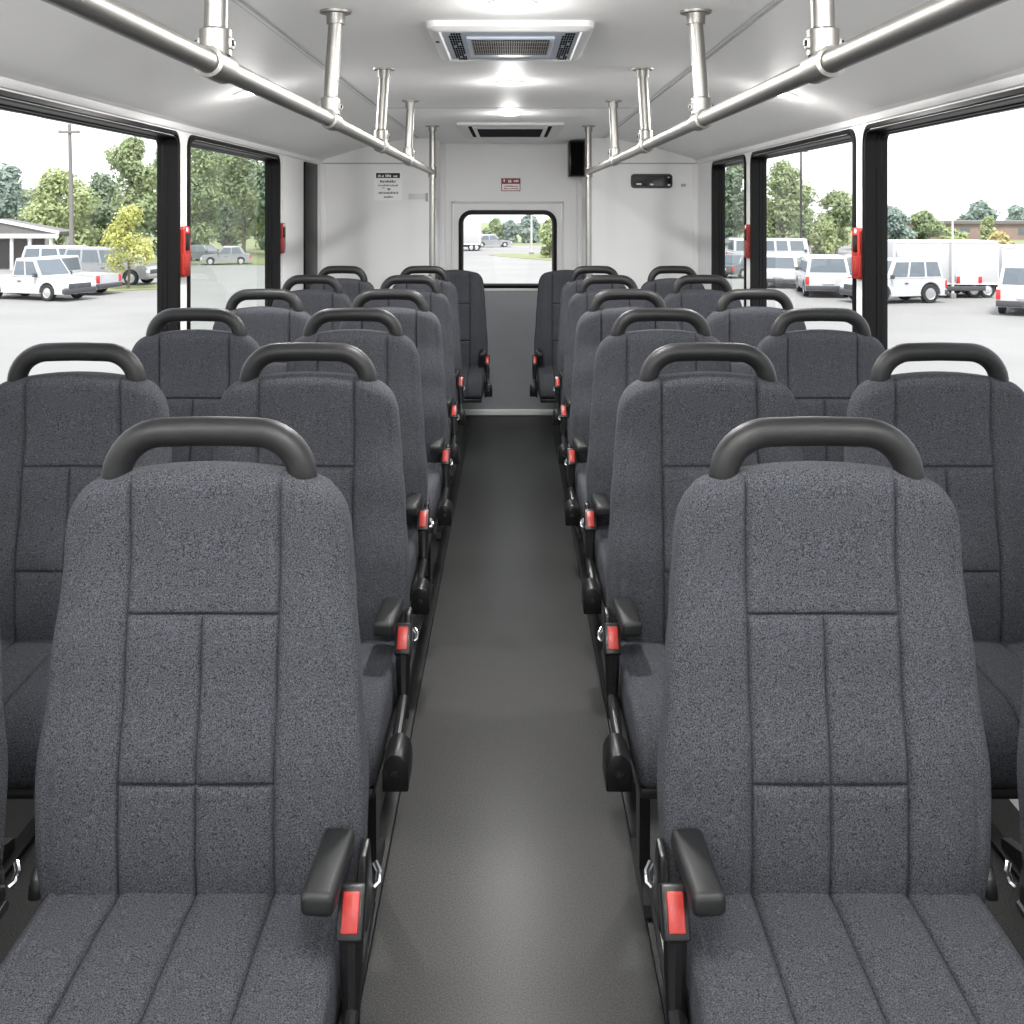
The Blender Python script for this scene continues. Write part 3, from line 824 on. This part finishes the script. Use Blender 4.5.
T('round_tree', 190, 250, 160, 44, LEAF_DARK, 'dark green tree behind the pillar between the two left windows', 32, 3000, .5, .02)
T('round_tree', 80, 253, 196, 60, LEAF_MID, 'low green tree far behind the utility pole', 33, 3000, .5, .02)
T('dark_tree', 28, 254, 188, 40, LEAF_DARK, 'dark low tree far behind the pavilion roof', 34, 2600, .5, .02)
# right side
T('round_tree', 806, 248, 208, 40, LEAF_MID, 'low green tree just right of the lamp post on the right', 35, 2600, .5, .02)
T('dark_tree', 762, 247, 196, 40, LEAF_DARK, 'dark tree behind the second right window pillar', 36, 2600, .5, .02)
T('tall_tree', 735, 252, 158, 46, LEAF_DARK, 'dark tree seen in the narrow rear right window', 10, 3400, .5, .1)
T('tall_tree', 782, 256, 158, 66, LEAF_MID, 'tall green tree behind the lamp post on the right', 11, 4000, .46, .08)
T('round_tree', 836, 254, 190, 52, LEAF_MID, 'round green tree beyond the white vehicles in the middle right window', 12, 3400, .5, .06)
T('round_tree', 822, 256, 222, 40, LEAF_LIGHT, 'low light green tree above the white vehicle in the middle right window', 13, 2600, .4, .03)
T('round_tree', 868, 250, 196, 52, LEAF_DARK, 'dark tree hidden partly by the near right window pillar', 14, 2600, .5, .05)
T('round_tree', 893, 248, 208, 46, LEAF_BLUE, 'blue-green tree above the cab of the white box truck', 15, 2800, .55, .03)
T('round_tree', 925, 248, 212, 44, LEAF_MID, 'mid green tree above the white box truck', 16, 2800, .55, .03)
T('round_tree', 978, 236, 202, 40, LEAF_BLUE, 'distant grey-green tree rising above the brick building', 17, 3000, .85, .03)
T('round_tree', 1016, 236, 206, 34, LEAF_BLUE, 'distant tree at the right edge behind the brick building', 18, 2600, .85, .03)
T('small_tree', 988, 247, 216, 21, LEAF_LIGHT, 'small pointed light green tree before the brick building', 19, 1800, .5, .02)
T('low_bush', 999, 249, 232, 28, LEAF_ORANGE, 'low yellow-orange bush before the brick building', 20, 1300, .5, .0)
T('low_bush', 952, 249, 229, 34, LEAF_LIGHT, 'low light green bush beside the end of the brick building', 21, 1300, .5, .0)
# behind the rear window
T('round_tree', 494, 243, 220, 22, LEAF_MID, 'small distant tree beside the white trailer in the rear window', 22, 2000, .75, .03)
T('dark_tree', 509, 243, 221, 18, LEAF_BLUE, 'dark distant tree in the middle of the rear window', 23, 2000, .75, .03)
T('dark_tree', 528, 243, 216, 30, LEAF_BLUE, 'broad blue-green tree behind the lamp post in the rear window', 24, 2800, .8, .02)
T('round_tree', 551, 258, 218, 26, LEAF_LIGHT, 'light green tree at the right edge of the rear window', 25, 2200, .42, .06)

# ---- vehicles
def add_wheel(par, x, y, r, w):
    M = Matrix.Translation((x, y, r)) @ Matrix.Rotation(-PI/2, 4, 'X')
    wh = lathe('wheel', TYRE, [(r*.62, -w/2), (r*.93, -w/2), (r, -w*.36), (r, w*.36), (r*.93, w/2), (r*.62, w/2), (r*.62, -w/2)], par, 22, M)
    bm = bmesh.new(); add_lathe(bm, [(0, -w*.42), (r*.25, -w*.44), (r*.56, -w*.36), (r*.63, -w*.45), (r*.63, w*.45), (r*.56, w*.36), (r*.25, w*.44), (0, w*.42)], 22, M)
    finish(bm, 'hub', HUB, wh)
def vehicle(name, cat, label, px, pbase, rotdeg, Lg, Wd, Ht, kind, paint, group='vehicles parked in the lot', wr=None):
    d = D(pbase)
    t = thing(name, label, cat, (X(px, d), d, GZ), math.radians(rotdeg), group=None)
    wr = wr or Ht*.20; gc = Ht*.17; bh = Ht*.56; W2 = Wd/2
    fx, rx = Lg*.31, -Lg*.30                  # wheels
    def arch(cx):
        return [(cx+wr*1.22*math.cos(a), wr+wr*1.22*math.sin(a)) for a in (math.radians(q) for q in range(200, -21, -20))]
    hood = bh*(.93 if kind != 'van' else 1)
    hoodx = Lg*(.22 if kind != 'van' else .485)
    low = [(-Lg/2, gc), (-Lg/2+.02, bh*.95)]
    if kind == 'pickup': low += [(-Lg*.02, bh)]
    else: low += [(-Lg/2+.08, bh)]
    low += [(hoodx, bh), (Lg/2-.12, hood*.96), (Lg/2, hood*.80), (Lg/2, gc)]
    bottom = [(p[0], max(gc, p[1])) for p in arch(fx)[::-1]]+[(p[0], max(gc, p[1])) for p in arch(rx)[::-1]]
    bm = bmesh.new()
    add_prism(bm, low+bottom, 'y', -W2, W2)
    bmesh.ops.remove_doubles(bm, verts=list(bm.verts), dist=.005)
    finish(bm, 'body', paint, t, 28)
    # cabin, narrower at the roof
    if kind == 'pickup': c0, c1, r0, r1 = -Lg*.10, Lg*.24, -Lg*.075, Lg*.13
    elif kind == 'car': c0, c1, r0, r1 = -Lg*.40, Lg*.20, -Lg*.28, Lg*.05
    elif kind == 'van': c0, c1, r0, r1 = -Lg*.49, Lg*.48, -Lg*.48, Lg*.46
    else: c0, c1, r0, r1 = -Lg*.475, Lg*.23, -Lg*.43, Lg*.12
    ti = Wd*.085
    def cab(x, y, z): return (x, y, z)
    bm = bmesh.new()
    lo = [bm.verts.new(p) for p in ((c0, -W2+.02, bh-.01), (c1, -W2+.02, bh-.01), (c1, W2-.02, bh-.01), (c0, W2-.02, bh-.01))]
    hi = [bm.verts.new(p) for p in ((r0, -W2+ti, Ht), (r1, -W2+ti, Ht), (r1, W2-ti, Ht), (r0, W2-ti, Ht))]
    for i in range(4): bm.faces.new((lo[i], lo[(i+1) % 4], hi[(i+1) % 4], hi[i]))
    bm.faces.new(lo[::-1]); bm.faces.new(hi)
    bmesh.ops.bevel(bm, geom=list(bm.edges), offset=.06, segments=3, profile=.5, affect='EDGES', clamp_overlap=True)
    finish(bm, 'cabin', paint, t, 30)
    hgt = Ht-bh
    def onface(q00, q10, q11, q01, u0, u1, v0, v1, off):
        f = lambda u, v: (q00*(1-u)*(1-v)+q10*u*(1-v)+q11*u*v+q01*(1-u)*v)
        n_ = (q10-q00).cross(q01-q00).normalized()
        return [f(u, v)+n_*off for u, v in ((u0, v0), (u1, v0), (u1, v1), (u0, v1))], n_
    def glass(nm, quad, u0, u1, v0, v1):
        bm = bmesh.new()
        pts, n_ = onface(*[Vector(q) for q in quad], u0, u1, v0, v1, .012)
        a = [bm.verts.new(p) for p in pts]; b = [bm.verts.new(p-n_*.03) for p in pts]
        for i in range(4): bm.faces.new((a[i], a[(i+1) % 4], b[(i+1) % 4], b[i]))
        bm.faces.new(a); bm.faces.new(b[::-1]); finish(bm, nm, CARGLASS, t)
    for s in (-1, 1):
        y0, y1 = s*(W2-.02), s*(W2-ti)
        if s < 0: q = ((c0, y0, bh), (c1, y0, bh), (r1, y1, Ht), (r0, y1, Ht))
        else: q = ((c1, y0, bh), (c0, y0, bh), (r0, y1, Ht), (r1, y1, Ht))
        splits = {'pickup': ((.08, .46), (.52, .93)), 'car': ((.10, .48), (.53, .92)), 'van': ((.78, .94),), 'suv': ((.05, .30), (.34, .62), (.66, .94))}[kind]
        if kind == 'van' and 'bus' in name: splits = ((.03, .18), (.21, .36), (.39, .54), (.57, .72), (.76, .94))
        for a, b in splits:
            if s > 0: a, b = 1-b, 1-a
            glass('side_window', q, a, b, .10, .84)
        box('door_handle', TRIMBLK, -Lg*.02, Lg*.02, *sorted((s*(W2-.005), s*(W2+.025))), bh*.80, bh*.84, 0, t)
        box('mirror', TRIMBLK, c1-Lg*.06, c1-Lg*.035, *sorted((s*(W2-.02), s*(W2+.17))), bh+.02, bh+.19, .02, t)
    glass('windscreen', ((c1, -W2+.02, bh), (c1, W2-.02, bh), (r1, W2-ti, Ht), (r1, -W2+ti, Ht)), .07, .93, .10, .90)
    glass('rear_window', ((c0, W2-.02, bh), (c0, -W2+.02, bh), (r0, -W2+ti, Ht), (r0, W2-ti, Ht)), .08, .92, .14, .88)
    for x in (fx, rx):
        for s in (-1, 1): add_wheel(t, x, s*(W2-.11), wr, .24)
    bz = gc+.02
    for s, e in ((1, Lg/2), (-1, -Lg/2)):
        box('bumper', TRIMBLK if paint is not CARSILVER else paint, *sorted((e-s*.10, e+s*.08)), -W2-.01, W2+.01, bz, bz+Ht*.12, .03, t)
        for q in (-1, 1):
            ya, yb = sorted((q*(W2-.28), q*(W2+.008)))
            if s > 0: box('headlight', HEADL, Lg/2-.10, Lg/2+.02, ya, yb, hood*.62, hood*.80, .02, t)
            else: box('tail_light', TAIL, -Lg/2-.03, -Lg/2+.08, *sorted((q*(W2-.15), q*(W2+.008))), bh*.58, bh*.92, .015, t)
    box('grille', TRIMBLK, Lg/2-.05, Lg/2+.025, -W2+.30, W2-.30, hood*.50, hood*.80, .01, t)
    if kind != 'pickup':
        box('number_plate', HEADL, -Lg/2-.035, -Lg/2, -.26, .26, bh*.62, bh*.78, 0, t)
    return t
V_ = vehicle
V_('pickup_truck', 'pickup truck', 'white pickup truck facing right at the left edge, nearest of the left vehicles', 36, 298.5, -22, 5.3, 1.9, 1.9, 'pickup', CARWHITE, wr=.38)
V_('pickup_truck', 'pickup truck', 'second white pickup truck, just behind the nearest one on the left', 62, 293.5, 168, 5.2, 1.9, 1.85, 'pickup', CARWHITE, wr=.38)
V_('sport_utility_vehicle', 'car', 'silver utility vehicle parked behind the young yellow-green tree', 112, 284, -8, 5.2, 1.95, 2.05, 'suv', CARSILVER, wr=.40)
V_('sport_utility_vehicle', 'car', 'white utility vehicle with dark windows behind the utility pole', 70, 281, 0, 5.2, 1.95, 2.05, 'suv', CARWHITE, wr=.40)
V_('hatchback_car', 'car', 'silver parked car below the trees in the second left window, right one', 226, 264.5, 195, 3.6, 1.7, 1.40, 'car', CARSILVER)
V_('hatchback_car', 'car', 'grey parked car below the trees in the second left window, left one', 206, 261.2, -12, 3.6, 1.7, 1.30, 'car', CARGREY)
V_('sport_utility_vehicle', 'car', 'white utility vehicle seen from behind in the middle right window', 822, 294, 80, 4.9, 2.05, 1.92, 'suv', CARWHITE, wr=.37)
V_('sport_utility_vehicle', 'car', 'white utility vehicle left of the rear-facing one in the middle right window', 786, 285.5, 66, 4.9, 2.0, 1.70, 'suv', CARWHITE, wr=.37)
V_('sport_utility_vehicle', 'car', 'dark grey vehicle half hidden by the near right pillar', 859, 288, 80, 4.7, 1.9, 1.75, 'suv', CARGREY, wr=.38)
V_('parked_bus', 'bus', 'white bus parked beyond the vehicles in the middle right window', 768, 268, 0, 5.4, 2.3, 2.1, 'van', CARWHITE)
V_('hatchback_car', 'car', 'dark car in the narrow rear right window', 748, 277, 30, 4.0, 1.8, 1.4, 'car', CARGREY)
V_('sport_utility_vehicle', 'car', 'boxy white off-road vehicle parked before the white box truck', 893, 302, 195, 4.1, 1.9, 1.95, 'suv', CARWHITE, wr=.42)
V_('sport_utility_vehicle', 'car', 'white utility vehicle seen from behind at the right edge of the photo', 1031, 311.5, 58, 4.8, 2.0, 1.95, 'suv', CARWHITE, wr=.40)
def box_truck(label, pxl, pxr, ptop, pbase, name='box_truck', cab=True, cat='truck', depth=2.4):
    d = D(pbase); xl, xr = X(pxl, d), X(pxr, d); H = (pbase-ptop)*d/F; z0 = .62 if H > 2 else .5
    t = thing(name, label, cat, ((xl+xr)/2, d+depth/2, GZ), 0)
    w = (xr-xl)/2
    box('cargo_box', BOXWHITE, -w, w, -depth/2, depth/2, z0, H, .03, t)
    bm = bmesh.new()
    for x in (-w+.04, w-.04, -w*.12): add_box(bm, x-.03, x+.03, -depth/2-.02, -depth/2+.01, z0, H, .005)
    add_box(bm, -w, w, -depth/2-.02, -depth/2+.01, H-.09, H-.01, .005); add_box(bm, -w, w, -depth/2-.02, -depth/2+.01, z0, z0+.08, .005)
    finish(bm, 'edge_trim', WHITE, t)
    box('chassis', TRIMBLK, -w*.96, w*.96, -depth*.4, depth*.4, z0-.22, z0, 0, t)
    for x in (-w*.62, w*.55, w*.80):
        for s in (-1, 1): add_wheel(t, x, s*(depth/2-.18), .36, .26)
    return t, w, depth, z0, H
t, w, dp_, z0, H = box_truck('white box truck behind the boxy off-road vehicle on the right', 893, 999, 241, 298)
box('roof_fairing', BOXWHITE, -w*.94, -w*.30, -dp_/2-.14, -dp_/2-.02, H*.66, H*.83, .02, t)
bx = box('light_panel', HEADL, w*.18, w*.66, -dp_/2-.10, -dp_/2-.02, .62, 1.06, .01, t)
for q in (w*.18, w*.59): box('red_lamp', TAIL, q, q+w*.07, -dp_/2-.13, -dp_/2-.09, .70, 1.02, .01, bx)
box('step_bumper', TRIMBLK, -w*.20, w*.70, -dp_/2-.30, -dp_/2-.02, .36, .56, .02, t)
box_truck('second white box trailer, partly hidden by the vehicle at the right edge', 1002, 1070, 246, 293, 'box_trailer', cat='trailer')
box_truck('white trailer at the left of the rear window', 440, 480.5, 216, 251, 'box_trailer', cat='trailer', depth=3)
V_('hatchback_car', 'car', 'tiny distant silver car beside the white trailer in the rear window', 492, 247, 10, 4.2, 1.8, 1.4, 'car', CARSILVER)

# ---- pavilion, poles, brick building, white shed
d = D(270)
pv = thing('pavilion', 'open pavilion with a grey gable roof behind the white pickup trucks', 'pavilion', (X(-12, d), d, GZ))
hw = 70*d/F; ez = (270-234.5)*d/F; rz = (270-219)*d/F
prism('roof', ROOFG, [(-hw, ez), (hw, ez), (hw, ez+.18), (0, rz), (-hw, ez+.18)], 'y', 0, 3, pv)
bm = bmesh.new(); add_box(bm, -hw-.05, hw+.05, -.08, 0, ez-.25, ez+.04)
for s in (-1, 1):
    add_prism(bm, [(s*(hw+.1), ez+.04), (s*(hw+.1), ez+.24), (0, rz+.14), (0, rz-.06)], 'y', -.1, 0)
finish(bm, 'fascia', WHITE, pv)
for x in (-.86, -.3, .32, .58, .88):
    for y in (.2, 2.7): box('post', WHITE, hw*x-.09, hw*x+.09, y-.09, y+.09, 0, ez-.2, 0, pv)
box('back_wall', ROOFG, -hw*.9, hw*.55, 2.75, 2.95, 0, ez-.25, 0, pv)
d = D(272)
up_ = thing('utility_pole', 'tall wooden utility pole with a crossarm in the near left window', 'utility pole', (X(72, d), d, GZ))
h = (272-124)*d/F
tube('pole', WOODPOLE, [(0, 0, -.1), (-.06, 0, h*.5), (-.16, 0, h)], [.16, .14, .11], up_, 12)
box('crossarm', WOODPOLE, -.86, .56, -.16, -.04, h-.62, h-.46, .01, up_)
for x in (-.75, .40): lathe('insulator', SEAM, [(0, 0), (.06, 0), (.07, .06), (.04, .14), (0, .15)], up_, 10, Matrix.Translation((x, -.10, h-.46)))
def post(name, cat, label, px, pbase, ptop, r, m, arm=None):
    d = D(pbase); t = thing(name, label, cat, (X(px, d), d, GZ)); h = (pbase-ptop)*d/F
    lathe('pole', m, [(0, -.1), (r*1.3, -.1), (r*1.3, .3), (r, .34), (r*.75, h), (0, h)], t, 12)
    box('base', CONC, -r*2, r*2, -r*2, r*2, -.1, .25, .02, t)
    if arm: box('arm', m, *arm, -.06, .06, h-.16, h-.02, .01, t)
    return t, h, d
post('lamp_post', 'lamp post', 'thin grey lamp post before the tall tree in the middle right window', 801, 264, 150, .10, STEEL, (-.5, .5))
post('lamp_post', 'lamp post', 'pale lamp post in the right half of the rear window', 531.5, 254.5, 213, .11, SEAM, (-.7, .1))
t, h, d = post('wire_pole', 'pole', 'thin pole carrying a wire beside the white box truck', 948, 297.5, 206.5, .06, SEAM)
t.location.y -= .5
tube('wire', STEEL, [(0, 0, h-.02), (-2.6, 3, h-.02), (-6, 8, h+.1), (-12, 14, h+.5)], .012, t, 6)
d = D(240)
bb = thing('brick_building', 'long low brick building behind the white box truck at right', 'building', (X(1000, d), d+5, GZ))
hb = (240-224.5)*d/F
box('wall', BRICK, -9.5, 14, -4, 4, 0, hb, 0, bb)
box('roof', ROOFG, -9.8, 14.3, -4.3, 4.3, hb, hb+.5, .05, bb)
for x in (-8, -5, -1.5, 3, 7, 10): box('window', CARGLASS, x, x+1.3, -4.05, -3.9, hb*.35, hb*.75, 0, bb)
d = D(264)
sh = thing('white_shed', 'small white shed in the narrow rear right window', 'shed', (X(741, d), d+2, GZ))
box('wall', BOXWHITE, -1.1, 1.1, -1.5, 1.5, 0, 1.5, 0, sh)
prism('roof', ROOFG, [(-1.25, 1.5), (1.25, 1.5), (0, 2.0)], 'y', -1.65, 1.65, sh)
box('shed_door', SEAM, -.35, .35, -1.53, -1.48, 0, 1.2, 0, sh)

# ------------------------------------------------------------------ sky, sun, camera
W = bpy.data.worlds.new('overcast'); SC.world = W; W.use_nodes = True
nt = W.node_tree; bg = nt.nodes['Background']
tc = nt.nodes.new('ShaderNodeTexCoord'); sx = nt.nodes.new('ShaderNodeSeparateXYZ'); rp = nt.nodes.new('ShaderNodeValToRGB')
nt.links.new(tc.outputs['Generated'], sx.inputs[0]); nt.links.new(sx.outputs['Z'], rp.inputs['Fac'])
e = rp.color_ramp.elements
e[0].position = 0; e[0].color = (.93, .94, .96, 1); e[1].position = .6; e[1].color = (.90, .94, 1, 1)
nt.links.new(rp.outputs['Color'], bg.inputs['Color']); bg.inputs['Strength'].default_value = 1.05
L = bpy.data.lights.new('sun', 'SUN'); L.energy = 2.5; L.angle = math.radians(12); L.color = (1, .97, .92)
o = bpy.data.objects.new('sun', L); COL.objects.link(o); o.rotation_euler = (math.radians(28), math.radians(2), 0); o.location = (0, -10, 30)
cam = bpy.data.cameras.new('camera'); cam.sensor_width = 36; cam.lens = 36; cam.clip_start = .02; cam.clip_end = 1000
cam.shift_x = 1/1024; cam.shift_y = -(512-CY)/1024
co = bpy.data.objects.new('camera', cam); COL.objects.link(co); co.location = (0, 0, CH); co.rotation_euler = (PI/2, 0, 0)
SC.camera = co
vs = SC.view_settings
SC.display_settings.display_device = 'sRGB'
vs.view_transform = 'Standard'; vs.look = 'None'; vs.gamma = 1; vs.use_curve_mapping = False; vs.exposure = 1.42
SC.cycles.use_denoising = True
SC.cycles.max_bounces = 10; SC.cycles.diffuse_bounces = 6; SC.cycles.transparent_max_bounces = 16
SC.cycles.sample_clamp_indirect = 6
